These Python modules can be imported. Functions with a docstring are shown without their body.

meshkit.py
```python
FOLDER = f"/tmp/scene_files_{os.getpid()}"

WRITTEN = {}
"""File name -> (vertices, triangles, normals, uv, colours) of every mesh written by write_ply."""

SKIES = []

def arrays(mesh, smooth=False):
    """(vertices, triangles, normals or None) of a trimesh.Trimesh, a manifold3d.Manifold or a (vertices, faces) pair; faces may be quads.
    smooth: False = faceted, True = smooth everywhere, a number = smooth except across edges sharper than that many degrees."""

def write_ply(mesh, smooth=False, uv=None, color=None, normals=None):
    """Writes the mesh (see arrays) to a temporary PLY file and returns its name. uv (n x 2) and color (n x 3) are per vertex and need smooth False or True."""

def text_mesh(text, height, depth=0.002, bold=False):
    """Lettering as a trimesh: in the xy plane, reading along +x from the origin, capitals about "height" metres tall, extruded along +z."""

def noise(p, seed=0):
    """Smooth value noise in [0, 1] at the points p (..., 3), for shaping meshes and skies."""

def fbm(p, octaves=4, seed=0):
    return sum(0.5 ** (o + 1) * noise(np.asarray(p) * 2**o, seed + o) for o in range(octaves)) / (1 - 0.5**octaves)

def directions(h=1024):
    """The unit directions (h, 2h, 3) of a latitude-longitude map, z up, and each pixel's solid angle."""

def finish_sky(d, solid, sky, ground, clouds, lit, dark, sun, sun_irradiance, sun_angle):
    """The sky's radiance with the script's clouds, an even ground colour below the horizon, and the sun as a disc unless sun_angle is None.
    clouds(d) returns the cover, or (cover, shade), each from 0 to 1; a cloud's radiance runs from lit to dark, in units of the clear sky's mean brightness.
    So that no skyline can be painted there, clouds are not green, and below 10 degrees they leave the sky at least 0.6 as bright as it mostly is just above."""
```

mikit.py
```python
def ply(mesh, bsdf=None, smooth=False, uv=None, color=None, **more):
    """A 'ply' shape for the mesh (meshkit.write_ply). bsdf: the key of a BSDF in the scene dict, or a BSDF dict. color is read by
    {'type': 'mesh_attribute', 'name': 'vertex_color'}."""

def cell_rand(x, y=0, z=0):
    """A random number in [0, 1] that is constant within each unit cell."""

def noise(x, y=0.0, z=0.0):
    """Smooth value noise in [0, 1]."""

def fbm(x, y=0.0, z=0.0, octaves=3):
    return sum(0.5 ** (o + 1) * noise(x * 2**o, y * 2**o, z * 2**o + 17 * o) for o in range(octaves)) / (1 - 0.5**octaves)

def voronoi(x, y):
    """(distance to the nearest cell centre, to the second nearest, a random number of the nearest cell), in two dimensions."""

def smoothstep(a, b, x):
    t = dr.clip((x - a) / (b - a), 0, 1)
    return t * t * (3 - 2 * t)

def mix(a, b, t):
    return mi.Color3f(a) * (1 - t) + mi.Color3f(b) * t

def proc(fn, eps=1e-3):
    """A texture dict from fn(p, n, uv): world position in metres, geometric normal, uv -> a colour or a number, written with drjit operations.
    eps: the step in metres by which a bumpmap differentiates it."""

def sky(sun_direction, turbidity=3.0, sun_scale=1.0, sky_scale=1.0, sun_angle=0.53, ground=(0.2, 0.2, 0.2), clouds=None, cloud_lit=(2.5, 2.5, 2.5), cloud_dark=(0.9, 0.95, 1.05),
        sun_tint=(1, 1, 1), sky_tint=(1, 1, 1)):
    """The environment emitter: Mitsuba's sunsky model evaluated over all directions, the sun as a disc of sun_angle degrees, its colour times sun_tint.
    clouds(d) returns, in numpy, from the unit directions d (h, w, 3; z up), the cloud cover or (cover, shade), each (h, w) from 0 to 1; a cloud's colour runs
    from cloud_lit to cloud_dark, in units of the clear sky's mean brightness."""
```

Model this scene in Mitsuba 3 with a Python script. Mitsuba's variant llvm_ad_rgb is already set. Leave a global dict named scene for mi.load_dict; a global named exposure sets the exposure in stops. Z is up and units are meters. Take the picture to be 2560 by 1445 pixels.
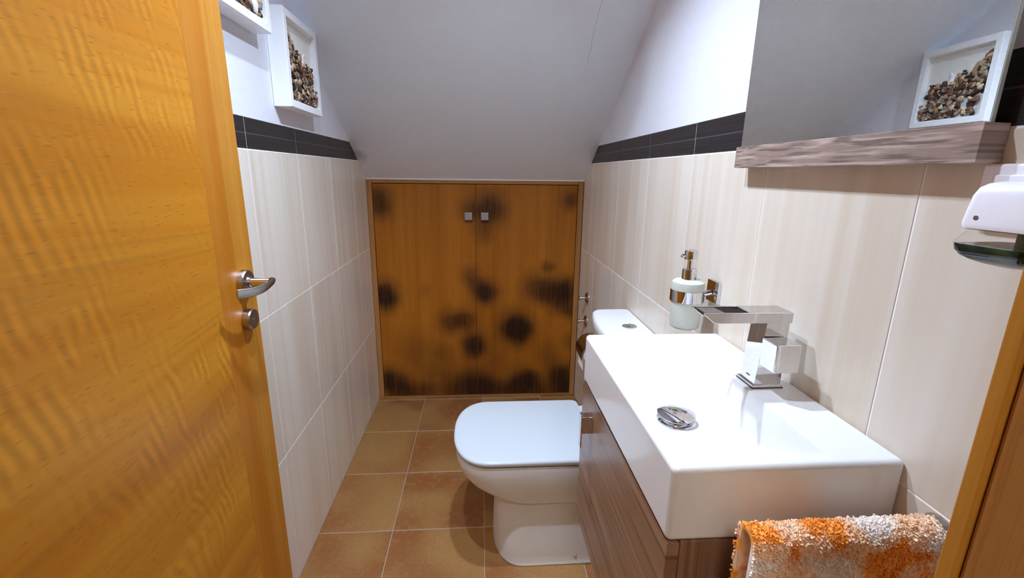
import math, random
import numpy as np
import trimesh
import drjit as dr
import mitsuba as mi
from shapely.geometry import Polygon, box as sbox
import mikit, meshkit
from mikit import proc, noise, fbm, smoothstep, mix, cell_rand

T = mi.ScalarTransform4f
scene, labels = {}, {}
rng = np.random.default_rng(7)

# ------------------------------------------------------------------ camera, light, exposure
F, PITCH, YAW, ROLL, H = 1143.6272, .2467, .0696, .0122, 1.3
cp, sp, cy_, sy_, cr, sr = math.cos(PITCH), math.sin(PITCH), math.cos(YAW), math.sin(YAW), math.cos(ROLL), math.sin(ROLL)
FWD = np.array([sy_ * cp, cy_ * cp, -sp])
_right = np.array([cy_, -sy_, 0])
_up = np.cross(_right, FWD)
UP = -sr * _right + cr * _up
scene['camera'] = {'type': 'perspective', 'fov': 2 * math.degrees(math.atan(1280 / F)), 'fov_axis': 'x', 'near_clip': .01, 'far_clip': 50.,
                   'to_world': T().look_at(origin=[0, 0, H], target=[float(FWD[0]), float(FWD[1]), float(H + FWD[2])], up=UP.tolist())}
exposure = 0.06
SPOTS = [((0.02, 1.10, 2.03), 1.0), ((-0.19, 0.80, 2.24), 1.0)]    # the two heads of the spotlight bar on the sloped ceiling
SPOT_RGB, SPOT_R, SPOT_BEAM, SPOT_CUT = (1.02, 1.235, 1.55), .03, 14., 71.   # radiant intensity of one point source; four per head, added to soften shadows
HEAD_GLOW = (4., 4.2, 4.6)
HALL_RGB = (19.0, 17.5, 16.0)

# ------------------------------------------------------------------ dimensions (metres)
XL, XR, D = -.6028, .5630, 2.5217
ZC, SL = 1.2684, .623
ZB, ZT = 1.3542, 1.4329
YF = .235
def zslope(y): return ZC + SL * (D - y)

# ------------------------------------------------------------------ helpers
def lab(key, label=None, category=None, group=None, kind=None):
    d = labels.setdefault(key, {})
    for k, v in (('label', label), ('category', category), ('group', group), ('kind', kind)):
        if v: d[k] = v

def add(key, mesh, mat, smooth=False, uv=None, color=None, **kw):
    if key in scene:
        i = 1
        while f'{key}_{i:03d}' in scene: i += 1
        key = f'{key}_{i:03d}'
    scene[key] = mikit.ply(mesh, mat, smooth=smooth, uv=uv, color=color)
    if kw: lab(key, **kw)
    return key

def cat(*ms): return trimesh.util.concatenate([m for m in ms])

def rbox(x0, x1, y0, y1, z0, z1, r=.002, n=3, lines=None):
    """A box with rounded edges; lines: extra grid values for an axis."""
    lo, hi = np.array([x0, y0, z0], float), np.array([x1, y1, z1], float)
    r = min(r, .499 * float((hi - lo).min()))
    ax = []
    for k in range(3):
        e = r * (1 - np.cos(np.linspace(0, np.pi / 2, n + 1)))
        e = r * np.linspace(0, 1, n + 1)
        g = np.concatenate([lo[k] + e, hi[k] - e[::-1]])
        if lines and lines.get(k) is not None: g = np.concatenate([g, lines[k]])
        ax.append(np.unique(np.round(np.sort(g), 7)))
    V, Fc, off = [], [], 0
    for k in range(3):
        a, b = [(1, 2), (2, 0), (0, 1)][k]
        ga, gb = np.meshgrid(ax[a], ax[b], indexing='ij')
        na, nb = ga.shape
        i, j = np.meshgrid(np.arange(na - 1), np.arange(nb - 1), indexing='ij')
        q = np.stack([i * nb + j, (i + 1) * nb + j, (i + 1) * nb + j + 1, i * nb + j + 1], -1).reshape(-1, 4)
        for side in (0, 1):
            v = np.empty((na * nb, 3)); v[:, a] = ga.ravel(); v[:, b] = gb.ravel(); v[:, k] = (lo, hi)[side][k]
            V.append(v); Fc.append((q if side else q[:, ::-1]) + off); off += len(v)
    V, Q = np.vstack(V), np.vstack(Fc)
    c = np.clip(V, lo + r, hi - r); d = V - c
    L = np.linalg.norm(d, axis=1); M = np.abs(d).max(1)
    V = c + d * np.where(L > 1e-12, M / np.maximum(L, 1e-12), 1)[:, None]
    m = trimesh.Trimesh(V, np.vstack([Q[:, [0, 1, 2]], Q[:, [0, 2, 3]]]), process=False)
    m.merge_vertices(digits_vertex=7)
    return m

def loft(rings, cap0=True, cap1=True):
    """Rings (k, n, 3), counter-clockwise about the direction of travel."""
    R = np.asarray(rings, float); k, n = R.shape[:2]
    V = R.reshape(-1, 3); f = []
    i, j = np.meshgrid(np.arange(k - 1), np.arange(n), indexing='ij'); i, j = i.ravel(), j.ravel()
    a, b = i * n + j, i * n + (j + 1) % n
    f = [np.stack([a, b, b + n], 1), np.stack([a, b + n, a + n], 1)]
    extra = []
    for on, base, flip in ((cap0, 0, True), (cap1, (k - 1) * n, False)):
        if on:
            V = np.vstack([V, V[base:base + n].mean(0)]); c = len(V) - 1
            jj = np.arange(n); t = np.stack([base + jj, base + (jj + 1) % n, np.full(n, c)], 1)
            f.append(t[:, ::-1] if flip else t)
    m = trimesh.Trimesh(V, np.vstack(f), process=False)
    m.fix_normals()
    return m

def tube(pts, rad, n=16, ex=None):
    """A round (or elliptic) bar along pts; rad: number, list, or list of (a, b) with ex the direction of a."""
    p = np.asarray(pts, float); k = len(p)
    t = np.gradient(p, axis=0); t /= np.linalg.norm(t, axis=1, keepdims=True)
    ref = np.array(ex if ex is not None else ([0, 0, 1.] if abs(t[0][2]) < .9 else [1., 0, 0]))
    rings = []; ang = np.arange(n) * 2 * np.pi / n
    rad = np.broadcast_to(np.asarray(rad, float).reshape(k if np.ndim(rad) else 1, -1), (k, 2) if np.ndim(rad) > 1 else (k, 1))
    for q, d, r in zip(p, t, rad):
        a = ref - d * (ref @ d); a /= np.linalg.norm(a); b = np.cross(d, a)
        ra, rb = (r[0], r[-1])
        rings.append(q + np.cos(ang)[:, None] * a * ra + np.sin(ang)[:, None] * b * rb)
    return loft(rings)

def lathe(prof, axis='z', at=(0, 0, 0), n=40):
    m = trimesh.creation.revolve(np.asarray(prof, float), sections=n)
    M = np.eye(4)
    if axis == 'x': M = trimesh.transformations.rotation_matrix(np.pi / 2, [0, 1, 0])
    if axis == '-x': M = trimesh.transformations.rotation_matrix(-np.pi / 2, [0, 1, 0])
    if axis == '-y': M = trimesh.transformations.rotation_matrix(np.pi / 2, [1, 0, 0])
    if axis == 'y': M = trimesh.transformations.rotation_matrix(-np.pi / 2, [1, 0, 0])
    m.apply_transform(M); m.apply_translation(at); m.fix_normals()
    return m

def slab(poly, frame, depth, chamfer=0.):
    """A shapely polygon (convex, u v) as a slab: frame = (origin, u, v, n); its face lies at n = 0 and its back at -depth, edges chamfered."""
    o, u, v, n = [np.asarray(q, float) for q in frame]
    def ring(P, h):
        c = np.array(P.exterior.coords)[:-1]
        return o + c[:, :1] * u + c[:, 1:2] * v + h * n
    P = Polygon(np.array(poly.exterior.coords)); P = P if P.exterior.is_ccw else Polygon(np.array(P.exterior.coords)[::-1])
    rings = [ring(P, -depth)]
    if chamfer:
        Q = P.buffer(-chamfer, join_style=2)
        if len(Q.exterior.coords) == len(P.exterior.coords):
            Q = Q if Q.exterior.is_ccw else Polygon(np.array(Q.exterior.coords)[::-1])
            a, b = np.array(P.exterior.coords)[:-1], np.array(Q.exterior.coords)[:-1]
            s = int(np.argmin(np.linalg.norm(b - a[0], axis=1))); Q = Polygon(np.roll(b, -s, 0))
            rings += [ring(P, -chamfer), ring(Q, 0)]
        else: rings += [ring(P, 0)]
    else: rings += [ring(P, 0)]
    return loft(rings)

def srgb(*c):
    c = np.array(c, float) / 255
    return tuple(float(x) for x in np.where(c <= .04045, c / 12.92, ((c + .055) / 1.055) ** 2.4))

def rgb(c): return {'type': 'rgb', 'value': list(map(float, c))}
def pr(col, rough=.5, **kw): return {'type': 'principled', 'base_color': col if isinstance(col, dict) else rgb(col), 'roughness': rough, **kw}

# ------------------------------------------------------------------ materials
def wood_fn(ax_u, ax_v, light, mid, dark, fv=60., fu=1.6, fine=420., warp=.5, ripple=0., rip_w=.018, seed=0.):
    """Wood with the grain along axis ax_u; ax_v runs across it."""
    def fn(p, n, uv):
        q = {'x': p.x, 'y': p.y, 'z': p.z}
        u, v = q[ax_u], q[ax_v]
        w = fbm(u * fu + seed, v * 5.0, 3.1, 3) - .5
        vv = v + w * .045 * warp
        bands = fbm(vv * fv * .25, u * fu * .6 + seed, 1.7, 3)
        g = fbm(vv * fv, u * fu + seed, 7.7, 3)
        f = noise(vv * fine, u * 14. + seed, 2.2)
        pore = smoothstep(.80, .95, noise(v * fine * 1.4, u * 60., 5.5))
        c = mix(mid, light, smoothstep(.32, .72, bands * .6 + g * .4))
        c = mix(c, dark, smoothstep(.52, .80, g * .55 + (1 - bands) * .45) * .75)
        c = mix(c, dark, .22 * smoothstep(.45, .85, f))
        c = mix(c, dark, pore * .45)
        if ripple:
            patch = smoothstep(.42, .66, fbm(u * 2.2 + seed, v * 4.5, 9.1, 2))
            ph = (u + .02 * (noise(u * 9., v * 7., 4.) - .5) + .010 * (noise(v * 38., u * 9., 8.) - .5)) / rip_w
            s = dr.sin(ph * 6.2832) * .5 + .5
            brk = smoothstep(.25, .65, noise(v * 55., u * 45., 6.))
            c = c * (1 + ripple * patch * brk * (s - .5) * 2)
        return c
    return fn

DOOR_L, DOOR_M, DOOR_D = (.43, .19, .026), (.50, .215, .026), (.30, .105, .010)
def door_fn(p, n, uv):
    u, v = p.y, p.z
    w = fbm(u * 2.1, v * 3.2, 3.1, 3) - .5
    vv = v + w * .085
    bands = fbm(vv * 15., u * .8, 1.7, 3)
    g = fbm(vv * 85., u * 2.4, 7.7, 2)
    c = mix((.40, .137, .006), (.485, .20, .016), smoothstep(.30, .70, bands * .62 + g * .38))
    c = mix(c, (.235, .078, .006), .5 * smoothstep(.50, .80, g * .6 + (1 - bands) * .4))
    patch = smoothstep(.34, .60, fbm(u * 2.6 + 4., v * 5.5, 9.1, 2))
    ph = (u + .30 * (v - 1.3) + .030 * (noise(u * 8., v * 6., 4.) - .5) + .014 * (noise(v * 24., u * 14., 8.) - .5)) / .0205
    s = .5 + .5 * dr.sin(ph * 6.2832)
    brk = smoothstep(.2, .75, noise(v * 26., u * 36., 6.))
    c = c * (1 + .15 * patch * brk * (2 * s - 1))
    fleck = smoothstep(.62, .9, noise(v * 520., u * 95., 5.5))
    pale = smoothstep(.62, .9, noise(v * 430., u * 80., 8.5))
    c = mix(c, (.20, .065, .006), .45 * fleck)
    return mix(c, (.48, .235, .05), .28 * pale)
scene['mat_door_panel'] = pr(proc(door_fn), .34, specular=.35)
scene['mat_door_stile'] = pr(proc(wood_fn('z', 'y', DOOR_L, (.38, .118, .005), (.26, .072, .003), fv=110., fu=.9, fine=620., warp=.4, seed=9.)), .34, specular=.35)
scene['mat_jamb'] = pr(proc(wood_fn('z', 'x', (.40, .185, .052), (.335, .14, .034), (.16, .055, .013), fv=170., fu=.7, fine=900., warp=.25, seed=5.)), .45, specular=.4)
scene['mat_jamb_edge'] = pr(proc(wood_fn('z', 'y', DOOR_L, (.48, .20, .024), DOOR_D, fv=90., fu=1., fine=420., warp=.6, seed=6.)), .4, specular=.4)
scene['mat_cupboard_frame'] = pr(proc(wood_fn('z', 'x', (.40, .19, .06), (.33, .14, .035), (.20, .075, .018), fv=90., fu=1.2, seed=2.)), .42, specular=.4)
scene['mat_cupboard_rail'] = pr(proc(wood_fn('x', 'z', (.40, .19, .06), (.33, .14, .035), (.20, .075, .018), fv=90., fu=1.2, seed=4.)), .42, specular=.4)

# scorch marks burnt into the cupboard doors: x, z, radius, depth of the burn
SCORCH = [(-.540, 1.150, .070, .80), (-.515, 1.085, .050, .45), (.050, 1.115, .095, .85), (-.060, 1.110, .060, .55), (.015, .985, .060, .50), (-.548, .630, .088, .95), (-.525, .60, .06, .5),
          (-.060, .745, .055, .60), (.022, .640, .078, .92), (-.030, .680, .05, .5), (-.175, .470, .075, .72), (-.085, .480, .070, .72), (.379, .790, .038, .62), (.315, .665, .085, .70), (.390, .640, .070, .62),
          (.480, .640, .095, .92), (.450, .56, .06, .55), (.525, .52, .05, .7), (.202, .430, .110, 1.0), (.235, .40, .07, .5), (-.040, .330, .080, .92), (-.060, .27, .05, .5), (-.540, .110, .095, .92), (-.45, .04, .09, .85), (-.33, .03, .07, .7),
          (-.16, .02, .09, .8), (-.030, .065, .105, .98), (.06, .03, .08, .8), (.255, .075, .100, .98), (.300, .11, .05, .6), (.17, .03, .08, .8), (.36, .02, .07, .7), (.475, .125, .095, .92), (.50, .03, .08, .9), (.505, 1.175, .055, .6), (.48, 1.14, .05, .35), (-.218, .280, .060, .38),
          (.53, .34, .05, .5), (.41, .25, .06, .25), (-.32, .66, .04, .25),
          (-.33, .25, .13, .40), (-.44, .33, .09, .22), (.10, .20, .11, .40), (.37, .27, .09, .35), (-.13, .15, .09, .45), (-.26, .11, .09, .40)]
_cup = wood_fn('z', 'x', (.405, .140, .013), (.33, .103, .007), (.195, .055, .003), fv=52., fu=.9, fine=420., warp=.35, seed=12.)
def cupboard_fn(p, n, uv):
    c = _cup(p, n, uv)
    wx = p.x + .020 * (fbm(p.x * 14., p.z * 14., 2., 2) - .5)
    wz = p.z + .028 * (fbm(p.x * 14., p.z * 14., 8., 2) - .5)
    keep = mi.Float(1.)
    for x, z, r, s in SCORCH:
        d = dr.sqrt(dr.square(wx - x) + dr.square(wz - z)) / (r * 1.22)
        keep = keep * (1 - s * (1 - smoothstep(.22, 1.40, d)))
    grain = .90 + .2 * noise(p.x * 300., p.z * 9., 3.)
    burn = dr.clip((1 - keep) * grain * 1.02, 0, 1)
    return mix(c, mix((.105, .034, .007), (.026, .0095, .0045), smoothstep(.35, .95, burn)), burn)
scene['mat_cupboard_door'] = pr(proc(cupboard_fn), .40, specular=.25)

WALNUT = (.265, .155, .095), (.190, .104, .062), (.120, .062, .036)
def streak_fn(ax_u, ax_v, pale, mid, dark, f1, f2, lu, seed, warp=.016):
    """Walnut laminate: long thin pale and dark streaks along ax_u."""
    def fn(p, n, uv):
        q = {'x': p.x, 'y': p.y, 'z': p.z}
        u, v = q[ax_u], q[ax_v]
        vv = v + warp * (fbm(u * 3.5 + seed, v * 7., 2.2, 2) - .5)
        a = fbm(vv * f1, u * lu + seed, 1.3, 3)
        b = fbm(vv * f2 + 9., u * lu * 1.6 + seed, 4.3, 2)
        c = mix(mid, pale, smoothstep(.46, .72, a))
        c = mix(c, dark, .85 * smoothstep(.47, .68, b))
        return mix(c, pale, .35 * smoothstep(.70, .9, noise(vv * f2 * 2.6, u * lu * 4., 7.)))
    return fn
scene['mat_vanity_front'] = pr(proc(streak_fn('y', 'z', WALNUT[0], WALNUT[1], WALNUT[2], 42., 95., 2.2, 21.)), .28, specular=.5)
scene['mat_vanity_side'] = pr(proc(streak_fn('z', 'x', WALNUT[0], WALNUT[1], WALNUT[2], 60., 150., 1.8, 25.)), .42)
scene['mat_shelf'] = pr(proc(streak_fn('y', 'z', (.45, .35, .295), (.265, .187, .153), (.130, .086, .075), 190., 300., 13., 33., .004)), .45)

def plaster_fn(p, n, uv):
    m = fbm(p.x * 60., p.y * 60., p.z * 60., 3)
    return mix((.645, .65, .70), (.68, .685, .735), m)
scene['mat_plaster'] = {'type': 'bumpmap', 'arbitrary': proc(lambda p, n, uv: .0002 * fbm(p.x * 260., p.y * 260., p.z * 260., 2)), 'bsdf': pr(proc(plaster_fn), .62, specular=.25)}
CR = [(.389, 1.608), (.389, 1.683), (.395, 1.799), (.400, 1.870)]
def ceiling_fn(p, n, uv):
    m = fbm(p.x * 45., p.y * 45., p.z * 45., 3)
    c = mix((.80, .87, .955), (.83, .90, .98), m)
    t = (p.y - 1.608) / .26
    cx = .389 + .011 * smoothstep(.3, 1., t) + .004 * (noise(p.y * 70., 1., 2.) - .5)
    crack = (1 - smoothstep(.0005, .0016, dr.abs(p.x - cx))) * (1 - smoothstep(.75, 1., t)) * smoothstep(-1.4, -1.2, t)
    c = mix(c, (.40, .40, .43), crack * .5)
    s = dr.sqrt(dr.square((p.x + .585) / .05) + dr.square((p.y - 2.345) / .07))
    smut = (1 - smoothstep(.1, 1.2, s)) * smoothstep(.30, .62, fbm(p.x * 34., p.y * 34., 5., 3))
    return mix(c, (.30, .29, .30), smut * .5)
scene['mat_ceiling'] = {'type': 'bumpmap', 'arbitrary': proc(lambda p, n, uv: .0002 * fbm(p.x * 240., p.y * 240., p.z * 240., 2)), 'bsdf': pr(proc(ceiling_fn), .5, specular=.35)}
scene['mat_caulk'] = pr((.80, .79, .77), .5)
scene['mat_grout'] = pr((.80, .79, .78), .8)
scene['mat_floor_grout'] = pr((.34, .25, .19), .85)

def tile_fn(p, n, uv):
    k = cell_rand(dr.floor((p.y + 3.) / .3314), dr.floor(p.z / .4503), dr.select(p.x > 0, 1., 0.))
    a = fbm(p.y * 46. + k * 40., p.z * 1.6, k * 9., 2)
    b = noise(p.y * 330. + k * 11., p.z * 4., 4.)
    d = fbm(p.y * 11. + k * 30., p.z * 1.1, 6., 2)
    c = mix((.605, .515, .412), (.67, .608, .525), smoothstep(.28, .72, a * .45 + d * .55))
    return mix(c, (.655, .605, .54), .22 * smoothstep(.5, .9, b)) * (.98 + .04 * k)
scene['mat_tile'] = pr(proc(tile_fn), .28, specular=.5)
def border_fn(p, n, uv):
    a = noise(p.y * 4., p.z * 900., 3.)
    c = mix((.012, .009, .010), (.024, .018, .020), a)
    line = 1 - smoothstep(.0007, .0016, dr.abs(p.z - (ZB + ZT) / 2 - .001))
    return mix(c, (.075, .062, .070), line)
scene['mat_border'] = pr(proc(border_fn), .35, specular=.4)

def cotto(seed):
    """Flashed terracotta: tan with reddish flames, fine dark specks."""
    def fn(p, n, uv):
        a = fbm(p.x * 4.2 + seed * 3.7, p.y * 4.2 + seed * 1.3, seed * 1.1, 2)
        b = fbm(p.x * 48., p.y * 48., 2., 3)
        g = noise(p.x * 460., p.y * 460., 2.)
        c = mix((.290, .148, .047), (.225, .082, .024), smoothstep(.36, .66, a + .10 * (b - .5)))
        c = mix(c, (.315, .168, .062), .35 * smoothstep(.45, .75, b))
        c = c * (.90 + .2 * g)
        return mix(c, (.15, .06, .025), .5 * smoothstep(.82, .93, noise(p.x * 260., p.y * 260., 9.)))
    return fn
for q in range(6): scene[f'mat_cotto_{q}'] = pr(proc(cotto(q * 2.0 + 1.3)), .42, specular=.45)

CERAMIC = dict(specular=.5, clearcoat=.25, clearcoat_gloss=.96)
scene['mat_ceramic'] = pr((.685, .69, .69), .12, **CERAMIC)
scene['mat_seat'] = pr((.50, .545, .585), .09, **CERAMIC)
scene['mat_rubber'] = pr((.03, .03, .035), .6)
scene['mat_chrome'] = {'type': 'conductor', 'material': 'none', 'specular_reflectance': rgb((.70, .69, .70))}
scene['mat_chrome_dark'] = {'type': 'roughconductor', 'material': 'none', 'alpha': .06, 'specular_reflectance': rgb((.50, .50, .52))}
scene['mat_steel'] = {'type': 'roughconductor', 'material': 'none', 'alpha': .17, 'specular_reflectance': rgb((.50, .48, .47))}
scene['mat_pewter'] = {'type': 'roughconductor', 'material': 'none', 'alpha': .28, 'specular_reflectance': rgb((.30, .275, .26))}
scene['mat_black'] = pr((.01, .01, .01), .5)
scene['mat_mirror'] = {'type': 'conductor', 'material': 'none', 'specular_reflectance': rgb((.86, .88, .875))}
scene['mat_mirror_edge'] = pr((.55, .66, .64), .15, specular=.6)
scene['mat_frost'] = pr((.48, .50, .45), .40, specular=.4)
scene['mat_white_plastic'] = pr((.82, .82, .88), .3, specular=.5)
scene['mat_frame'] = pr((.83, .84, .86), .35, specular=.45)
scene['mat_backing'] = pr((.72, .71, .66), .85)
scene['mat_paper'] = pr((.80, .78, .76), .9)
scene['mat_jar'] = {'type': 'thindielectric', 'int_ior': 1.35}
scene['mat_wick'] = pr((.20, .24, .14), .8)
def oil_fn(p, n, uv):
    m = fbm(p.x * 55., p.y * 55., p.z * 90., 2)
    return mix((.003, .014, .007), (.030, .066, .016), smoothstep(.42, .75, m))
scene['mat_green_oil'] = pr(proc(oil_fn), .08, specular=.5)
for i, c in enumerate([(.060, .030, .020), (.150, .075, .045), (.36, .23, .13), (.55, .42, .28), (.025, .016, .013), (.28, .24, .18)]):
    scene[f'mat_potpourri_{i}'] = pr(proc((lambda c: lambda p, n, uv: mi.Color3f(*c) * (.55 + .9 * fbm(p.x * 240., p.y * 240., p.z * 240., 2)))(c)), .75)
scene['mat_shell'] = pr((.78, .74, .70), .5)
scene['mat_towel'] = {'type': 'twosided', 'bsdf': {'type': 'diffuse', 'reflectance': {'type': 'mesh_attribute', 'name': 'vertex_color'}}}
scene['mat_hall_wall'] = pr((.30, .245, .19), .8)  # darkened to tan to keep the hall and its chrome reflections dim
scene['mat_lamp_glow'] = pr((.8, .8, .8), .5)

# ------------------------------------------------------------------ the setting: walls with their tiles, floor, ceiling
profile = Polygon([(YF, 0), (D, 0), (D, ZC), (1.05, zslope(1.05)), (YF, 2.62)])
JL, JR = 1.2825, .5634
W, RH = .33137, .4503

def side_wall(name, x, sgn, j0, label):
    """sgn: the direction of the wall's face along x."""
    fr = (np.array([x, 0, 0]), [0, 1, 0], [0, 0, 1], [sgn, 0, 0])
    full = Polygon([(YF - .03, -.05), (D + .12, -.05), (D + .12, 1.27), (1.05, zslope(1.05) + .05), (YF - .03, 2.75)])
    body = slab(full, ((x - sgn * .0095, 0, 0), *fr[1:]), .11)
    up = profile.intersection(sbox(0, ZT + .0012, 3, 3))
    plaster = slab(up, ((x - sgn * .0004, 0, 0), *fr[1:]), .0095)
    add(name, cat(body, plaster), 'mat_plaster', kind='structure', label=label)
    low = profile.intersection(sbox(0, 0, 3, ZT))
    add(name + '__grout', slab(low, ((x - sgn * .0010, 0, 0), *fr[1:]), .009), 'mat_grout')
    k0 = int(math.floor((YF - j0) / W)) - 1
    g = .0011
    for row in range(4):
        z0, z1 = (row * RH, (row + 1) * RH) if row < 3 else (ZB, ZT)
        if row == 2: z1 = ZB
        for k in range(k0, k0 + 12):
            y0 = j0 + k * W
            P = profile.intersection(sbox(y0 + g, z0 + g * (row > 0), y0 + W - g, z1 - (g if row < 3 else 0)))
            if P.is_empty or P.geom_type != 'Polygon' or P.area < 2e-4: continue
            add(name + ('__tile' if row < 3 else '__border_tile'), slab(P.simplify(1e-6), fr, .009, .0009), 'mat_tile' if row < 3 else 'mat_border')
side_wall('wall_left', XL, 1, JL, 'left wall with beige tiles, black border band and white plaster above')
side_wall('wall_right', XR, -1, JR, 'right wall with beige tiles, black border band and white plaster above')

# floor
FX0, FY0, FW = -.334, 1.4654, .34151
add('floor', rbox(-1.3, 1.3, -1.7, D + .1, -.06, -.008, .001, 1), 'mat_floor_grout', kind='structure', label='floor of square terracotta tiles with pale joints')
rect = sbox(XL, YF - .34, XR, D)
fr = (np.zeros(3), [1, 0, 0], [0, 1, 0], [0, 0, 1])
for i in range(-3, 5):
    for j in range(-9, 5):
        x0, y0 = FX0 + i * FW, FY0 + j * FW
        P = sbox(x0 + .0018, y0 + .0018, x0 + FW - .0018, y0 + FW - .0018).intersection(sbox(-1.2, -1.6, 1.2, D) if y0 < YF - FW else rect)
        if P.is_empty or P.area < 3e-4: continue
        add('floor__tile', slab(P, fr, .0085, .0014), f'mat_cotto_{(i * 2 + j * 5 + (i * j) % 3) % 6}')
add('floor__grout', slab(sbox(-1.2, -1.6, 1.2, D), ((0, 0, -.0014), *fr[1:]), .006), 'mat_floor_grout')

# the sloped ceiling (underside of the stairs) up to a flat ceiling
ny = np.array([0, -SL, -1]); ny = ny / np.linalg.norm(ny)
YTOP = .62
sl = Polygon([(XL - .1, 0), (XR + .1, 0), (XR + .1, 1), (XL - .1, 1)])
def slope_box(y0, y1, th=.09):
    a = np.array([[XL - .1, y0, zslope(y0)], [XR + .1, y0, zslope(y0)], [XR + .1, y1, zslope(y1)], [XL - .1, y1, zslope(y1)]])
    return loft([a, a - ny * th])
add('ceiling', cat(slope_box(YTOP, D + .10), rbox(XL - .1, XR + .1, YF - .03, YTOP, zslope(YTOP), zslope(YTOP) + .09, .001, 1)), 'mat_ceiling', kind='structure', label='sloped grey white ceiling under the stairs, above the cupboard')
add('wall_back', rbox(XL - .1, XR + .1, D + .045, D + .12, -.05, ZC, .001, 1), 'mat_plaster', kind='structure', label='wall behind the low cupboard under the slope')
add('trim_4', rbox(XL + .001, XR - .001, D - .003, D + .001, ZC - .0045, ZC + .001, .0008, 1), 'mat_caulk', kind='structure', label='thin white caulk line between sloped ceiling and cupboard')

# front wall with the doorway the camera looks through
XO0, XO1 = -.545, .345
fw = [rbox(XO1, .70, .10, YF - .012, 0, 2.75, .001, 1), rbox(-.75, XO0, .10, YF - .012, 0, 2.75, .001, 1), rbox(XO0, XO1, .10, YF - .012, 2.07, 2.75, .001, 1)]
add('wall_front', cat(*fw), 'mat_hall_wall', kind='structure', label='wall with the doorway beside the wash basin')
add('trim_1', cat(rbox(.300, .352, .2195, .230, 0, 2.10, .0015, 2)), 'mat_jamb_edge', kind='structure', label='orange brown door frame edge at the right of the doorway')
add('trim_1__jamb', rbox(.3035, .352, .2130, .2195, 0, 2.07, .003, 2), 'mat_jamb')
add('trim_1__architrave', rbox(.352, .42, .221, .235, 0, 2.10, .002, 2), 'mat_jamb_edge')
add('trim_2', rbox(-.60, XO0 + .002, .09, YF, 0, 2.10, .002, 2), 'mat_jamb', kind='structure', label='door frame post on the hinge side')
add('trim_3', rbox(XO0, .352, .19, .2305, 2.055, 2.12, .002, 2), 'mat_jamb', kind='structure', label='door frame head above the doorway')

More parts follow.
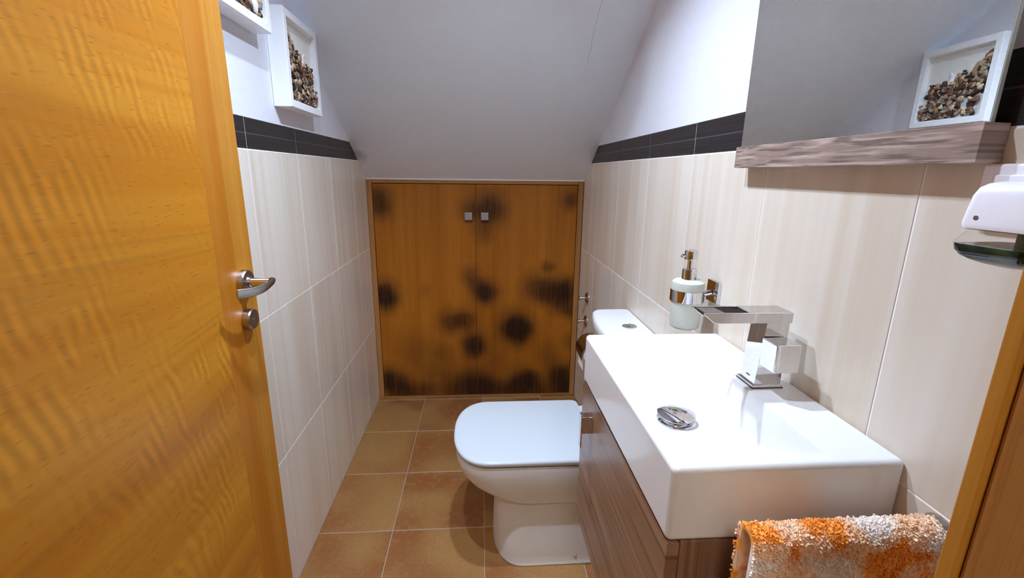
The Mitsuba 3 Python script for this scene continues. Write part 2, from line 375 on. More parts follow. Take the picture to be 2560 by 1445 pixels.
# hall behind the camera
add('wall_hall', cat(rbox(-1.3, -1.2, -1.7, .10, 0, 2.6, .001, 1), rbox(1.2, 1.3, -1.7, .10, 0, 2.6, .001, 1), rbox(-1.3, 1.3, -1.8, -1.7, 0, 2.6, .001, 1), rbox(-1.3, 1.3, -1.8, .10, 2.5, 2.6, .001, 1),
                     rbox(-1.3, -.75, .10, .12, 0, 2.6, .001, 1), rbox(.70, 1.3, .10, .12, 0, 2.6, .001, 1)), 'mat_hall_wall', kind='structure', label='tan walls of the hall outside the door')

# ------------------------------------------------------------------ lamps
add('ceiling_spotlight__bar', tube([(.06, 1.13, zslope(1.13) - .02), (-.23, .77, zslope(.77) - .02)], .012, 12), 'mat_steel', True)
lab('ceiling_spotlight', 'spotlight bar with two round heads on the sloped ceiling', 'lamp')
for (x, y, z), k in SPOTS:
    hd = lathe([(0, .001), (SPOT_R + .006, .001), (SPOT_R + .010, -.004), (SPOT_R + .010, .05), (.012, .065), (0, .065)], 'z', (x, y, z + .004), 28)
    add('ceiling_spotlight__head', hd, 'mat_steel', 30)
    e = lathe([(0, -.0005), (SPOT_R, -.0005), (SPOT_R, .0005), (0, .0005)], 'z', (x, y, z + .001), 28)
    key = add('ceiling_spotlight__lens', e, 'mat_lamp_glow')
    scene[key]['emitter'] = {'type': 'area', 'radiance': rgb([c * k for c in HEAD_GLOW])}
    for q in range(4):  # added ring of point sources, only to soften shadow edges
        px_, py_ = x + .013 * math.cos(q * np.pi / 2 + .5), y + .013 * math.sin(q * np.pi / 2 + .5)
        scene[f'{key}_chip_{q}'] = {'type': 'spot', 'intensity': rgb([c * k for c in SPOT_RGB]), 'beam_width': SPOT_BEAM, 'cutoff_angle': SPOT_CUT,
                                    'to_world': T().look_at(origin=[px_, py_, z - .003], target=[px_, py_, 0], up=[0, 1, 0])}
e = rbox(-.35, .35, -1.15, -.65, 2.46, 2.499, .003, 2)  # unseen lamp, added as fill for surfaces facing the doorway
add('hall_fill_lamp', e, 'mat_lamp_glow', label='unseen flat square fill lamp added on the hall ceiling', category='lamp')
scene['hall_fill_lamp']['emitter'] = {'type': 'area', 'radiance': rgb(HALL_RGB)}

# ------------------------------------------------------------------ room door, opened inwards along the left wall
DX, DY0, DY1, DZ0, DZ1, SY = -.500, .240, 1.0225, .010, 2.045, .887
lab('door_1', 'orange varnished wooden door standing open along the left wall', kind='structure')
add('door_1', rbox(DX - .034, DX - .0005, DY0, DY1 - .001, DZ0, DZ1, .002, 2), 'mat_door_stile')
add('door_1__panel', rbox(DX - .003, DX, DY0, SY, DZ0, DZ1, .0008, 1), 'mat_door_panel', label='veneer field with rippled crosswise grain')
add('door_1__stile', rbox(DX - .003, DX - .0001, SY + .0004, DY1, DZ0, DZ1, .002, 2), 'mat_door_stile', label='vertical grained edge strip')
HY, HZ = .9725, 1.072
lab('door_1__handle', 'brushed metal lever handle')
rose = lathe([(0, 0), (.0265, 0), (.0265, .010), (.0245, .0125), (.013, .0125), (.0105, .015), (0, .015)], 'x', (DX, HY, HZ), 40)
add('door_1__handle__rose', rose, 'mat_steel', 30)
neck = lathe([(0, .012), (.0115, .012), (.0115, .018), (.0095, .019), (.0095, .056), (0, .056)], 'x', (DX, HY, HZ), 28)
add('door_1__handle__neck', neck, 'mat_chrome', 30)
# the lever: a flattened bar from the neck back towards the hinges, its end bent towards the door
lv = []
for q in np.linspace(0, 1, 22):
    lv.append((DX + .0545 - .004 * q - .018 * max(0, (q - .30) / .70) ** 2, HY + .020 - q * .110, HZ + .001 - .004 * q - .006 * math.sin(math.pi * q), .0034 + .0018 * math.sin(math.pi * min(1, q * 1.1 + .08)), (.0050 if q < .02 else .0085) + .0012 * q))
lv = np.array(lv)
add('door_1__handle__lever', tube(lv[:, :3], lv[:, 3:5], 20, ex=[1, 0, 0]), 'mat_steel', 50)
lab('door_1__lock', 'round emergency release below the handle')
LZ = .9925
add('door_1__lock__rosette', lathe([(0, 0), (.0215, 0), (.0225, .002), (.0225, .013), (.0205, .016), (.004, .016), (0, .0155)], 'x', (DX, .9675, LZ), 40), 'mat_steel', 30)
add('door_1__lock__slot', rbox(DX + .0145, DX + .0185, .9665 - .006, .9665 + .006, LZ - .0022, LZ + .0018, .001, 2), 'mat_chrome', 30)
# latch forend on the free edge
add('door_1__latch_plate', rbox(DX - .027, DX - .008, DY1 - .001, DY1 + .0008, 1.0, 1.17, .0004, 1), 'mat_steel')

# ------------------------------------------------------------------ cupboard under the slope
lab('built_in_cupboard', 'low two door wooden cupboard with dark scorch marks under the sloped ceiling', 'cupboard')
FB = .024
for a, b in ((XL + .0008, XL + .004 + FB), (XR - .008 - FB, XR - .0035)): add('built_in_cupboard__post', rbox(a, b, D - .004, D + .03, 0, ZC - .004, .002, 2), 'mat_cupboard_frame')
add('built_in_cupboard__rail', rbox(XL + .004 + FB, XR - .008 - FB, D - .004, D + .03, ZC - .023, ZC - .004, .002, 2), 'mat_cupboard_rail')
add('built_in_cupboard__back_panel', rbox(XL + .02, XR - .02, D + .026, D + .04, 0, ZC - .02, .001, 1), 'mat_cupboard_rail')
SX, CXA, CXB = -.0275, XL + .0045 + FB + .002, XR - .0085 - FB - .002
for a, b, kx in ((CXA, SX - .001, -.0665), (SX + .001, CXB, .0215)):
    k = add('built_in_cupboard__door', rbox(a, b, D + .000, D + .020, .012, ZC - .026, .0015, 2), 'mat_cupboard_door')
    add(k + '__knob', cat(rbox(kx - .0215, kx + .0215, D - .026, D - .010, 1.0745 - .0215, 1.0745 + .0215, .0025, 3), rbox(kx - .009, kx + .009, D - .0105, D + .0005, 1.0745 - .009, 1.0745 + .009, .001, 1)), 'mat_pewter', 40, label='square grey metal knob')
add('built_in_cupboard__plinth', rbox(CXA - .002, CXB + .002, D - .002, D + .022, 0, .010, .001, 1), 'mat_cupboard_rail')

# ------------------------------------------------------------------ toilet
def dring(xf, xb, w, z, cy=1.4445, xc=None, e=2.35, rb=.03, nf=41, nb=8):
    """A D-shaped outline in the horizontal plane: rounded front at xf, straight sides, rounded back corners at xb."""
    xc = xf + .125 if xc is None else xc
    pts = []
    for t in np.linspace(np.pi / 2, -np.pi / 2, nf):
        c, s = abs(math.cos(t)), math.sin(t)
        pts.append((xc - (xc - xf) * c ** (2 / e), cy + w * math.copysign(abs(s) ** (2 / e), s), z))
    for t in np.linspace(-np.pi / 2, 0, nb): pts.append((xb - rb + rb * math.cos(t), cy - w + rb + rb * math.sin(t), z))
    for t in np.linspace(0, np.pi / 2, nb): pts.append((xb - rb + rb * math.cos(t), cy + w - rb + rb * math.sin(t), z))
    return pts
lab('toilet', 'white close coupled toilet with closed lid on the tiled floor', 'toilet')
bowl = [(.402, -.083, .186), (.4035, -.089, .193), (.396, -.092, .1965), (.37, -.090, .1965), (.34, -.080, .193), (.31, -.060, .187), (.285, -.030, .180), (.262, .005, .172), (.250, .035, .1675), (.243, .050, .160), (.238, .056, .149), (.230, .056, .1445),
        (.20, .053, .1435), (.16, .048, .1455), (.12, .044, .150), (.08, .042, .158), (.04, .0415, .163), (.012, .042, .1665), (.008, .040, .1685), (.002, .040, .1685), (0, .042, .167)]
rings = []
for z, xf, w in bowl:
    up = min(1, max(0, (z - .226) / .03))
    rings.append(dring(xf, .525, w, z, xc=xf + .10 + .03 * up, e=2.2 + .2 * up, rb=.03))
add('toilet__bowl', loft(rings[::-1]), 'mat_ceramic', 60)
add('toilet__seat', loft([dring(-.068, .366, .174, .4025), dring(-.070, .368, .176, .4035), dring(-.070, .368, .176, .4105), dring(-.068, .366, .174, .4115)]), 'mat_seat', 40, label='white seat set back under the lid')
lid = [(.411, -.092, .196), (.413, -.0955, .1995), (.421, -.0965, .2005), (.426, -.0950, .199), (.4292, -.0910, .1950), (.4305, -.084, .188)]
add('toilet__lid', loft([dring(xf, .374 + (-.0005 - xf + .09) * 0, w, z, rb=.022) for z, xf, w in lid]), 'mat_seat', 50, label='bluish white closed lid')
add('toilet__hinge', cat(*[tube([(.385, 1.4445 + s * .08 - .025, .417), (.385, 1.4445 + s * .08 + .025, .417)], .011, 16) for s in (-1, 1)]), 'mat_chrome', 40)
def tring(off, z, r=.045):
    pts = []
    x0, x1, y0, y1 = .398 + off, XR - .004, 1.245 + off, 1.662 - off
    cyy = (y0 + y1) / 2
    raw = []
    for a0, a1, cx, cyc, rr in ((np.pi, 1.5 * np.pi, x0 + r + .02, y0 + r, r), (1.5 * np.pi, 2 * np.pi, x1 - .012, y0 + .012, .012), (0, .5 * np.pi, x1 - .012, y1 - .012, .012), (.5 * np.pi, np.pi, x0 + r + .02, y1 - r, r)):
        for t in np.linspace(a0, a1, 9): raw.append((cx + rr * math.cos(t), cyc + rr * math.sin(t)))
    # bow the front outwards
    last = raw[-1]; first = raw[0]
    for s in np.linspace(0, 1, 17)[1:-1]:
        yy = last[1] + (first[1] - last[1]) * s
        raw.append((x0 + .02 - .020 * (1 - (2 * s - 1) ** 2), yy))
    return [(x, y, z) for x, y in raw]
add('toilet__tank', loft([tring(.022, .395), tring(.016, .41), tring(.012, .60), tring(.008, .772)]), 'mat_ceramic', 50)
add('toilet__tank_lid', loft([tring(.001, .7705), tring(-.001, .773), tring(-.001, .788), tring(.001, .796), tring(.006, .8005), tring(.014, .8015)]), 'mat_ceramic', 50)
b = (.502, 1.4445, .8012)
add('toilet__flush_button', cat(lathe([(0, 0), (.024, 0), (.024, .003), (.0215, .0042), (.0205, .0032), (0, .0032)], 'z', b, 36), lathe([(0, .003), (.0085, .003), (.0085, .0052), (.006, .006), (0, .006)], 'z', b, 24)), 'mat_chrome', 30, label='round chrome flush button')
add('toilet__bolt_cap', lathe([(0, 0), (.0075, 0), (.0075, .003), (.005, .0065), (0, .0075)], '-y', (.318, 1.2835, .030), 20), 'mat_chrome', 40, label='small chrome bolt cap at the foot')

# ------------------------------------------------------------------ vanity unit with the basin on it
lab('vanity_cabinet', 'wall hung brown wood effect vanity cabinet below the white basin', 'cabinet')
VX, VY0, VY1, VZ0, VZ1 = .2475, .4965, 1.012, .437, .8235
add('vanity_cabinet__body', rbox(VX + .0185, XR - .0005, VY0 + .0005, VY1, VZ0 + .001, VZ1, .001, 1), 'mat_vanity_side')
add('vanity_cabinet__door', rbox(VX, VX + .0175, VY0, VY1, VZ0, VZ1 - .003, .001, 2), 'mat_vanity_front', label='front panel with lengthwise grain')
add('vanity_cabinet__door__handle', cat(rbox(.2215, VX + .0005, .902, .925, .736, .777, .0015, 2), rbox(.2205, .2235, .900, .918, .702, .783, .001, 2)), 'mat_chrome', 40, label='small square chrome handle')

BX0, BX1, BY0, BY1, BZ0, BZ1 = .2445, XR - .0005, .4945, 1.001, .8245, .9375
gx = np.concatenate([np.linspace(BX0 + .010, BX0 + .05, 22), np.linspace(.295, .43, 20), np.linspace(.432, .478, 26), np.linspace(.482, BX1 - .012, 6)])
gy = np.concatenate([np.linspace(BY0 + .010, BY0 + .04, 14), np.linspace(.536, .93, 56), np.linspace(.934, .985, 22)])
m = rbox(BX0, BX1, BY0, BY1, BZ0, BZ1, .0085, 5, {0: gx, 1: gy})
V = m.vertices.copy()
def smax(vals, k):
    vals = np.array(vals); mx = vals.max(0)
    return mx + k * np.log(np.exp((vals - mx) / k).sum(0))
x, y = V[:, 0], V[:, 1]
u = np.abs(y - .7405) / .2275
zf = .861 + (BZ1 - .861) * u ** 2.5
zback = BZ1 - (.4655 - x) * 4.6
zleft = BZ1 - (x - .2635) * 3.6
zend = np.maximum(BZ1 - (y - .5085) * 1.6, BZ1 - (.975 - y) * 1.6)
zi = smax([zf, zback, zleft, zend], .0030)
top = np.abs(V[:, 2] - BZ1) < 1e-6
zn = -smax([-zi, np.full(len(zi), -BZ1)], .0022)
sel = top & (zi < BZ1 + .012)
V[sel, 2] = np.minimum(zn, BZ1)[sel]
basin = trimesh.Trimesh(V, m.faces, process=False)
lab('wash_basin', 'white rectangular ceramic wash basin on the vanity against the right wall', 'basin')
add('wash_basin__bowl', basin, 'mat_ceramic', 60)
px, py, pz = .357, .738, .8625
add('wash_basin__plug', lathe([(0, .0085), (.0310, .0085), (.0338, .0105), (.0345, .0125), (.0335, .0142), (.026, .0168), (.014, .0182), (0, .0187)], 'z', (px, py, pz), 48), 'mat_chrome', 40, label='domed chrome push plug')
add('wash_basin__drain', lathe([(0, -.004), (.0330, -.004), (.0345, .0012), (.0335, .0030), (.0290, .0034), (.0285, .0020), (0, .0020)], 'z', (px, py, pz), 40), 'mat_chrome', 40)
add('wash_basin__plug_stem', lathe([(0, .001), (.022, .001), (.022, .009), (0, .009)], 'z', (px, py, pz), 32), 'mat_chrome', 30)

# ------------------------------------------------------------------ tap
lab('basin_tap', 'chrome square waterfall tap standing on the basin deck', 'tap')
add('basin_tap__base', rbox(.4765, .5315, .7095, .7615, BZ1 - .0005, BZ1 + .006, .0015, 2), 'mat_chrome', 30)
add('basin_tap__gasket', rbox(.4755, .5325, .7085, .7625, BZ1 - .0005, BZ1 + .0016, .0006, 1), 'mat_rubber')
add('basin_tap__logo', rbox(.4802, .4818, .7310, .7405, .9525, .9545, .0004, 1), 'mat_pewter')
col = loft([[(x_, y_, z) for x_, y_ in ((a0, .7135), (.5290, .7135), (.5290, .7580), (a0, .7580))] for z, a0 in ((BZ1 + .0055, .4805), (.95, .4815), (1.0575, .4885))])
add('basin_tap__column', col, 'mat_chrome')
# spout: a channel open at the top near its tip
sx0, sx1, sy0, sy1, sz0, sz1 = .3745, .5330, .7130, .7600, 1.0570, 1.0755
sp_ = [rbox(sx0 + .006, sx1, sy0, sy1, sz0, sz0 + .006, .0010, 2), rbox(sx0, sx1, sy0, sy0 + .0045, sz0 + .001, sz1, .0012, 2), rbox(sx0, sx1, sy1 - .0045, sy1, sz0 + .001, sz1, .0012, 2), rbox(.4555, sx1, sy0 + .001, sy1 - .001, sz0 + .001, sz1, .0010, 2)]
def taper(ms):
    for q in ms:
        v = q.vertices; lowpart = v[:, 2] < (sz0 + sz1) / 2
        tip = v[:, 0] < sx0 + .012
        v[tip & lowpart, 0] += .018; q.vertices = v
    return ms
add('basin_tap__spout', cat(*taper(sp_)), 'mat_chrome', 30)
add('basin_tap__lever', rbox(.4815, .5245, .6690, .7100, .9840, 1.0330, .0015, 2), 'mat_chrome', 30, label='cube shaped side handle')
add('basin_tap__cartridge', rbox(.4895, .5175, .7085, .7140, .991, 1.026, .001, 1), 'mat_chrome_dark')

# ------------------------------------------------------------------ soap dispenser on the wall
lab('soap_dispenser', 'frosted glass soap dispenser in a chrome wall holder above the basin', 'soap dispenser')
sxc, syc = .4985, 1.0420
add('soap_dispenser__bottle', lathe([(0, .940), (.030, .940), (.0335, .9425), (.0345, .947), (.0365, .99), (.0375, 1.030), (.0378, 1.046), (.0365, 1.053), (.031, 1.0575), (.017, 1.060), (0, 1.060)], 'z', (sxc, syc, 0), 48), 'mat_frost', 40, label='frosted greenish white glass bottle')
add('soap_dispenser__ring', lathe([(.0374, 1.007), (.0395, 1.007), (.0395, 1.0345), (.0374, 1.0345), (.0374, 1.007)], 'z', (sxc, syc, 0), 48), 'mat_chrome', 30)
add('soap_dispenser__arm', tube([(sxc + .037, syc, 1.021), (XR - .008, 1.034, 1.029)], .0068, 20), 'mat_chrome', 30)
add('soap_dispenser__wall_plate', rbox(XR - .0085, XR + .0005, 1.006, 1.058, 1.005, 1.057, .001, 2), 'mat_chrome', 30)
add('soap_dispenser__collar', lathe([(0, 1.058), (.0168, 1.058), (.0168, 1.0835), (.0155, 1.085), (0, 1.085)], 'z', (sxc, syc, 0), 36), 'mat_chrome', 30)
add('soap_dispenser__pump', cat(lathe([(0, 1.084), (.0065, 1.084), (.0065, 1.108), (.0145, 1.108), (.0150, 1.110), (.0150, 1.126), (.0135, 1.129), (.008, 1.1305), (0, 1.131)], 'z', (sxc, syc, 0), 32),
    tube([(sxc - .010, syc, 1.118), (sxc - .020, syc, 1.1165), (sxc - .0235, syc, 1.113)], [.0050, .0042, .0036], 14)), 'mat_chrome', 40)

# ------------------------------------------------------------------ mirror and its shelf
MX, MY0, MY1 = .5430, .4815, .9640
lab('wall_mirror', 'frameless rectangular mirror above the wash basin, standing on a narrow shelf', 'mirror')
add('wall_mirror__backing', rbox(MX + .0055, XR - .001, MY0 + .02, MY1 - .02, 1.365, 1.98, .001, 1), 'mat_backing')
add('wall_mirror__pane', rbox(MX, MX + .005, MY0, MY1, 1.3592, 2.02, .0006, 1), 'mat_mirror_edge')
add('wall_mirror__glass', rbox(MX - .0006, MX + .0002, MY0 + .0008, MY1 - .0008, 1.3598, 2.0192, .0002, 1), 'mat_mirror')
add('mirror_shelf', rbox(.5320, XR - .0005, .4770, .9625, 1.3175, 1.3590, .001, 2), 'mat_shelf', label='narrow brown wood effect shelf under the mirror', category='shelf')

# ------------------------------------------------------------------ picture boxes with dried potpourri
blob = trimesh.creation.icosphere(1)
def piece(kind):
    m = blob.copy(); v = m.vertices
    if kind == 'seed': v *= [.45, .5, 1.]
    elif kind == 'chip': v *= [.28, .75, 1.]; v[:, 0] += .25 * v[:, 1] ** 2
    elif kind == 'curl': v *= [.35, .55, 1.1]; v[:, 0] += .5 * v[:, 2] ** 2
    elif kind == 'slice': v *= [.18, 1., 1.]
    v += .55 * (meshkit.noise(v * 2.3 + rng.uniform(0, 50, 3)) - .5)[:, None] * v
    m.vertices = v
    return m
PIECES = {k: [piece(k) for _ in range(3)] for k in ('seed', 'chip', 'curl', 'slice')}
def picture_box(key, y0, y1, z0, z1, label, region, n, seed):
    r_ = np.random.default_rng(seed)
    xb, xf, t = XL + .0008, XL + .0502, .0215
    lab(key, label, 'picture frame', 'white box frames on the left wall')
    sq = lambda x_, e: [(x_, y0 + e, z0 + e), (x_, y1 - e, z0 + e), (x_, y1 - e, z1 - e), (x_, y0 + e, z1 - e)]
    loop = [sq(xb, 0), sq(xf - .0012, 0), sq(xf, .0012), sq(xf, t - .0010), sq(xf - .0010, t), sq(xb, t)]
    add(key + '__frame', loft(loop + [loop[0]], False, False), 'mat_frame')
    add(key + '__backing', rbox(xb + .0005, xb + .032, y0 + .005, y1 - .005, z0 + .005, z1 - .005, .0005, 1), 'mat_backing', label='off white back board')
    iy0, iy1, iz0, iz1 = y0 + t, y1 - t, z0 + t, z1 - t
    reg = Polygon([(iy0 + (iy1 - iy0) * a, iz0 + (iz1 - iz0) * b) for a, b in region])
    cnt = 0
    from shapely.geometry import Point
    for layer in range(3):
        for _ in range(n * 12):
            if cnt >= n * (layer + 1) // 3: break
            q = (r_.uniform(iy0, iy1), r_.uniform(iz0, iz1)); s = r_.uniform(.0072, .0142)
            if not reg.buffer(-s * .35).contains(Point(q)): continue
            k = r_.choice(['seed', 'chip', 'curl', 'slice'], p=[.4, .25, .25, .1])
            m = PIECES[k][r_.integers(3)].copy(); m.apply_scale(s)
            m.apply_transform(trimesh.transformations.rotation_matrix(r_.uniform(0, 6.28), [1, 0, 0]))
            m.apply_transform(trimesh.transformations.rotation_matrix(r_.normal(0, .45), [0, 1, 0]))
            m.apply_translation((xb + .0350 + layer * .0040, np.clip(q[0], iy0 + s, iy1 - s), np.clip(q[1], iz0 + s, iz1 - s)))
            v = m.vertices; v[:, 0] = np.clip(v[:, 0], xb + .0322, xf - .0015); v[:, 1] = np.clip(v[:, 1], iy0 + .0005, iy1 - .0005); v[:, 2] = np.clip(v[:, 2], iz0 + .0005, iz1 - .0005); m.vertices = v
            add(key + '__dried_piece', m, f'mat_potpourri_{r_.choice(6, p=[[.45, .25, .08, .02, .15, .05], [.30, .28, .20, .08, .08, .06], [.18, .25, .27, .17, .05, .08]][layer])}', True)
            cnt += 1
    return iy0, iy1, iz0, iz1, xb, xf
# v runs up, u from the near side (0) to the far side (1)
i2 = picture_box('picture_frame', 1.4757, 1.7460, 1.4850, 1.7515, 'white box frame of dried potpourri beside the sloped ceiling', [(0, .92), (.12, .88), (.22, .66), (.42, .70), (.55, .55), (.72, .58), (.88, .54), (.92, .42), (1, .36), (1, 0), (.08, 0), (.13, .12), (.03, .26), (0, .3)], 295, 5)
i1 = picture_box('picture_frame_001', 1.1160, 1.3890, 1.6530, 1.9200, 'upper white box frame of dried potpourri, partly behind the open door', [(.02, .75), (.3, .85), (.6, .7), (.8, .75), (.95, .6), (1, .05), (.9, 0), (.1, 0), (0, .3)], 200, 8)
# a dried fruit slice with a dark heart near the frame's edge, white shells
iy0, iy1, iz0, iz1, xb, xf = i2
s = PIECES['slice'][0].copy(); s.apply_scale(.026); s.apply_translation((xb + .043, iy0 + .036, iz0 + .148)); add('picture_frame__fruit_slice', s, 'mat_potpourri_2', True, label='tan dried slice with a dark heart')
s = PIECES['seed'][1].copy(); s.apply_scale(.0115); s.apply_translation((xb + .0455, iy0 + .034, iz0 + .148)); add('picture_frame__fruit_heart', s, 'mat_potpourri_4', True)
s = PIECES['curl'][1].copy(); s.apply_scale(.020); s.apply_translation((xb + .038, iy0 + .128, iz0 + .132)); add('picture_frame__shell', s, 'mat_shell', True, label='pale dried petal')
iy0, iy1, iz0, iz1, xb, xf = i1
s = PIECES['chip'][1].copy(); s.apply_scale(.020); s.apply_transform(trimesh.transformations.rotation_matrix(.5, [1, 0, 0])); s.apply_translation((xb + .044, iy1 - .055, iz0 + .024)); add('picture_frame_001__shell', s, 'mat_shell', True, label='pale dried petal')

# ------------------------------------------------------------------ socket and air freshener
lab('wall_socket', 'white socket plate on the right wall behind the air freshener', 'socket')
add('wall_socket__plate', rbox(XR - .010, XR + .0005, .402, .486, 1.2510, 1.3165, .003, 3), 'mat_white_plastic', 40)
add('wall_socket__insert', rbox(XR - .0125, XR - .0095, .416, .472, 1.262, 1.305, .002, 2), 'mat_white_plastic', 40)
lab('air_freshener', 'white plug in air freshener with green liquid on the right wall socket', 'air freshener')
def fring(z, o, k=1., r=.010, x0=.4775, x1=.549, y0=.3560, y1=.4325):
    c = ((x0 + x1) / 2, (y0 + y1) / 2); hx, hy = (x1 - x0) / 2 - o, (y1 - y0) / 2 - o
    pts = []
    for q, (sx, sy) in enumerate(((1, 1), (-1, 1), (-1, -1), (1, -1))):
        for t in np.linspace(q * np.pi / 2, (q + 1) * np.pi / 2, 8): pts.append((c[0] + sx * (hx - r) + r * math.cos(t), c[1] + sy * (hy - r) + r * math.sin(t), z))
    return pts
add('air_freshener__housing', loft([fring(1.2525, .003), fring(1.2535, .001), fring(1.258, 0), fring(1.272, .0012), fring(1.285, .0025), fring(1.2925, .0048), fring(1.2965, .0090), fring(1.2985, .0175, r=.004)]), 'mat_white_plastic', 50)
add('air_freshener__plug', rbox(.540, XR - .0120, .405, .430, 1.262, 1.290, .002, 2), 'mat_white_plastic', 40)
add('air_freshener__button', lathe([(0, 0), (.0022, 0), (.0022, .0012), (0, .0012)], '-x', (.4785, .4150, 1.2640), 16), 'mat_pewter', 30)
jr = dict(x0=.4715, x1=.5385, y0=.3580, y1=.4320)
jp = [(1.2190, .0235), (1.2205, .0170), (1.2235, .0095), (1.2270, .0045), (1.2320, .0012), (1.2385, 0)]
add('air_freshener__jar', loft([fring(z, o, **jr) for z, o in [(1.2388, .0002), (1.2450, .0030), (1.2522, .0065)]], False, False), 'mat_jar', 50, label='clear glass jar')
add('air_freshener__liquid', loft([fring(z, o + .0008, **jr) for z, o in jp] + [fring(1.2386, .004, **jr)]), 'mat_green_oil', 50, label='dark green liquid')
add('air_freshener__wick', lathe([(0, 1.238), (.0060, 1.238), (.0060, 1.2535), (0, 1.2535)], 'z', (.512, .396, 0), 16), 'mat_wick', 30)

# ------------------------------------------------------------------ stop valves and paper holder on the right wall
for i, (vy, vz, txt) in enumerate(((2.303, .668, 'upper of two chrome stop valves on the right wall beside the cupboard'), (2.309, .538, 'lower of two chrome stop valves on the right wall beside the cupboard'))):
    key = 'stop_valve' if i == 0 else f'stop_valve_{i:03d}'
    lab(key, txt, 'valve', 'stop valves beside the cupboard')
    add(key + '__rosette', lathe([(0, 0), (.031, 0), (.031, .003), (.024, .010), (.010, .012), (0, .012)], '-x', (XR, vy, vz), 32), 'mat_chrome', 40)
    add(key + '__spindle', lathe([(0, .01), (.0075, .01), (.0075, .032), (.011, .033), (.0115, .045), (.006, .050), (0, .050)], '-x', (XR, vy, vz), 24), 'mat_chrome', 40)
lab('toilet_roll_holder', 'chrome covered toilet roll holder on the right wall past the toilet', 'toilet roll holder')
rc = (.508, 1.930, .520)
cov = []
for t in np.linspace(np.radians(60), np.radians(198), 24):
    e = np.array([math.cos(t), 0, math.sin(t)]); c = np.array(rc)
    cov.append([c + e * .064 + (0, -.062, 0), c + e * .066 + (0, -.062, 0), c + e * .066 + (0, .062, 0), c + e * .064 + (0, .062, 0)])
add('toilet_roll_holder__cover', loft(cov), 'mat_chrome_dark', 40)
add('toilet_roll_holder__bracket', cat(rbox(XR - .006, XR + .0005, rc[1] - .03, rc[1] + .03, rc[2] + .045, rc[2] + .075, .001, 2), rbox(rc[0] + .028, XR - .004, rc[1] - .055, rc[1] + .055, rc[2] + .052, rc[2] + .056, .0008, 1), tube([(rc[0], rc[1] - .066, rc[2]), (rc[0], rc[1] + .066, rc[2])], .006, 12), rbox(rc[0] - .004, XR - .002, rc[1] + .062, rc[1] + .066, rc[2] - .006, rc[2] + .056, .001, 1)), 'mat_chrome', 40)
roll = lathe([(.020, -.05), (.052, -.05), (.054, -.048), (.054, .048), (.052, .05), (.020, .05), (.020, -.05)], 'y', rc, 40)
add('toilet_roll', cat(roll, rbox(rc[0] - .0545, rc[0] - .0537, rc[1] - .049, rc[1] + .049, rc[2] - .075, rc[2], .0003, 1)), 'mat_paper', 30, label='white toilet roll in the chrome holder on the right wall', category='toilet roll')

# ------------------------------------------------------------------ towel on its rail
RZ, RY = .876, .4400
lab('towel_rail', 'chrome towel rail on the right wall carrying the orange towel', 'towel rail')
add('towel_rail__rod', tube([(.326, RY, RZ), (XR - .004, RY, RZ)], .005, 16), 'mat_chrome', 40)
add('towel_rail__flange', lathe([(0, 0), (.022, 0), (.0068, 0), (.0068, .010), (0, .010)], '-x', (XR, RY, RZ), 28), 'mat_chrome', 40)
tx0, tx1 = .3165, .5590
S = []
half = .0125
for z in np.linspace(.52, RZ, 110): S.append((RY - half, z))
for t in np.linspace(0, np.pi, 18)[1:-1]: S.append((RY - half * math.cos(t), RZ + half * math.sin(t)))
for z in np.linspace(RZ, .56, 100): S.append((RY + half, z))
S = np.array(S); nu = 96
ux = np.linspace(tx0, tx1, nu)
th = .0042
tan = np.gradient(S, axis=0); tan /= np.linalg.norm(tan, axis=1, keepdims=True); nrm = np.stack([-tan[:, 1], tan[:, 0]], 1)   # outward
P0 = np.empty((len(S), nu, 3)); P0[:, :, 0] = ux; P0[:, :, 1] = S[:, :1]; P0[:, :, 2] = S[:, 1:2]
sv = np.concatenate([[0], np.cumsum(np.linalg.norm(np.diff(S, axis=0), axis=1))])
st = np.stack(np.broadcast_arrays(ux[None, :] * 1., sv[:, None], 0.), -1)
wave = .0035 * (meshkit.fbm(np.stack([st[..., 0] * 14, st[..., 1] * 7, st[..., 2] + 3.3], -1), 2) - .5)
bump = .0032 * meshkit.noise(np.stack([st[..., 0] * 210, st[..., 1] * 210, st[..., 2] + .5], -1), 4) + .0020 * meshkit.noise(np.stack([st[..., 0] * 480, st[..., 1] * 480, st[..., 2]], -1), 5)
N3 = np.zeros_like(P0); N3[..., 1] = nrm[:, :1]; N3[..., 2] = nrm[:, 1:2]
cen = np.array([RY, .7]); sgnout = np.sign(((S - np.array([RY, np.nan_to_num(RZ - .2)])) * nrm).sum(1)); N3 *= sgnout[:, None, None]
outer = P0 + N3 * (th * .5 + wave + bump)[..., None]
inner = P0 - N3 * (th * .5 - wave)[..., None]
nS = len(S)
def towel_color(pts2):
    a = meshkit.fbm(np.stack([pts2[..., 0] * 19, pts2[..., 1] * 24, np.full(pts2.shape[:-1], .3)], -1), 3, 11)
    b_ = meshkit.fbm(np.stack([pts2[..., 0] * 30 + 7, pts2[..., 1] * 38, np.full(pts2.shape[:-1], 1.3)], -1), 3, 3)
    g = meshkit.noise(np.stack([pts2[..., 0] * 300, pts2[..., 1] * 300, np.full(pts2.shape[:-1], 2.)], -1), 9)
    white, peach, orange, deep = np.array([.90, .82, .76]), np.array([.92, .64, .42]), np.array([.93, .40, .08]), np.array([.76, .25, .025])
    def sm(lo, hi, t): t = np.clip((t - lo) / (hi - lo), 0, 1); return (t * t * (3 - 2 * t))[..., None]
    c = white + (peach - white) * sm(.36, .50, a)
    c = c + (orange - c) * sm(.54, .62, a + .16 * (b_ - .5))
    c = c + (deep - c) * sm(.60, .70, b_) * sm(.48, .58, a)
    return np.clip(c * (.88 + .2 * g)[..., None], 0, .95)
colr = towel_color(st[..., :2])
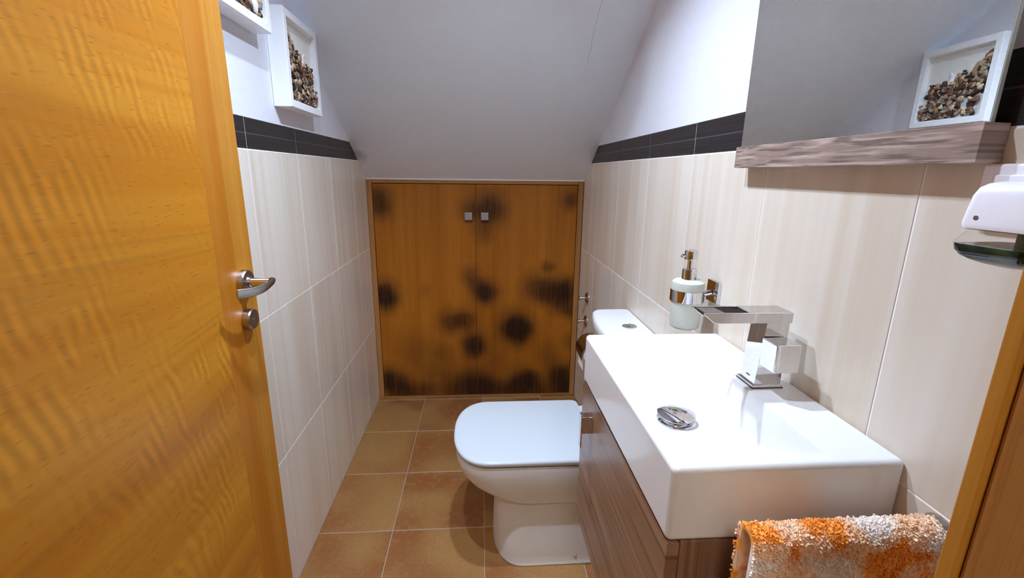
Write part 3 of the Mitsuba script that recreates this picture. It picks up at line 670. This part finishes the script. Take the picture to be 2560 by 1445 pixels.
Vt = np.vstack([outer.reshape(-1, 3), inner.reshape(-1, 3)]); Ct = np.vstack([colr.reshape(-1, 3)] * 2)
i, j = np.meshgrid(np.arange(nS - 1), np.arange(nu - 1), indexing='ij'); i, j = i.ravel(), j.ravel()
q = np.stack([i * nu + j, i * nu + j + 1, (i + 1) * nu + j + 1, (i + 1) * nu + j], 1); o = nS * nu
faces = [q, q[:, ::-1] + o]
for jj in (0, nu - 1):
    k = np.arange(nS - 1); e = np.stack([k * nu + jj, (k + 1) * nu + jj, (k + 1) * nu + jj + o, k * nu + jj + o], 1); faces.append(e if jj == 0 else e[:, ::-1])
for ii in (0, nS - 1):
    k = np.arange(nu - 1); e = np.stack([ii * nu + k, ii * nu + k + 1, ii * nu + k + 1 + o, ii * nu + k + o], 1); faces.append(e)
Q = np.vstack(faces); tow = trimesh.Trimesh(Vt, np.vstack([Q[:, [0, 1, 2]], Q[:, [0, 2, 3]]]), process=False)
tow.fix_normals()
add('towel', tow, 'mat_towel', True, color=Ct, label='orange and white mottled chenille towel hanging in front of the basin', category='towel')
# chenille pile: short bent tufts standing on the outer face
M = 15000
fi = rng.uniform(0, nS - 1.01, M); fj = rng.uniform(0, nu - 1.01, M)
fi = np.where(rng.random(M) < .30, rng.uniform(100, 140, M), fi)
ii, jj = fi.astype(int), fj.astype(int)
base = outer[ii, jj] + rng.normal(0, .0008, (M, 3)); nn = N3[ii, jj] / np.linalg.norm(N3[ii, jj], axis=1, keepdims=True)
dirn = nn + rng.normal(0, .42, (M, 3)); dirn /= np.linalg.norm(dirn, axis=1, keepdims=True)
ln = rng.uniform(.0018, .0036, M)[:, None]; side = np.cross(dirn, rng.normal(size=(M, 3))); side /= np.linalg.norm(side, axis=1, keepdims=True); oth = np.cross(dirn, side)
w = .0016
tv, tf, tc = [], [], []
for k in range(3):
    a = k * 2 * np.pi / 3; tv.append(base + w * (math.cos(a) * side + math.sin(a) * oth))
for k in range(3):
    a = k * 2 * np.pi / 3; tv.append(base + dirn * ln * .75 + w * .8 * (math.cos(a) * side + math.sin(a) * oth))
tv.append(base + dirn * ln)
tv = np.stack(tv, 1)
pat = np.array([[0, 1, 4], [0, 4, 3], [1, 2, 5], [1, 5, 4], [2, 0, 3], [2, 3, 5], [3, 4, 6], [4, 5, 6], [5, 3, 6]])
tf = (pat[None] + (np.arange(M) * 7)[:, None, None]).reshape(-1, 3)
tcl = np.repeat(np.clip(colr[ii, jj] * rng.uniform(.85, 1.15, (M, 1)), 0, .95), 7, 0)
add('towel__pile', trimesh.Trimesh(tv.reshape(-1, 3), tf, process=False), 'mat_towel', False, color=tcl, kind='stuff')
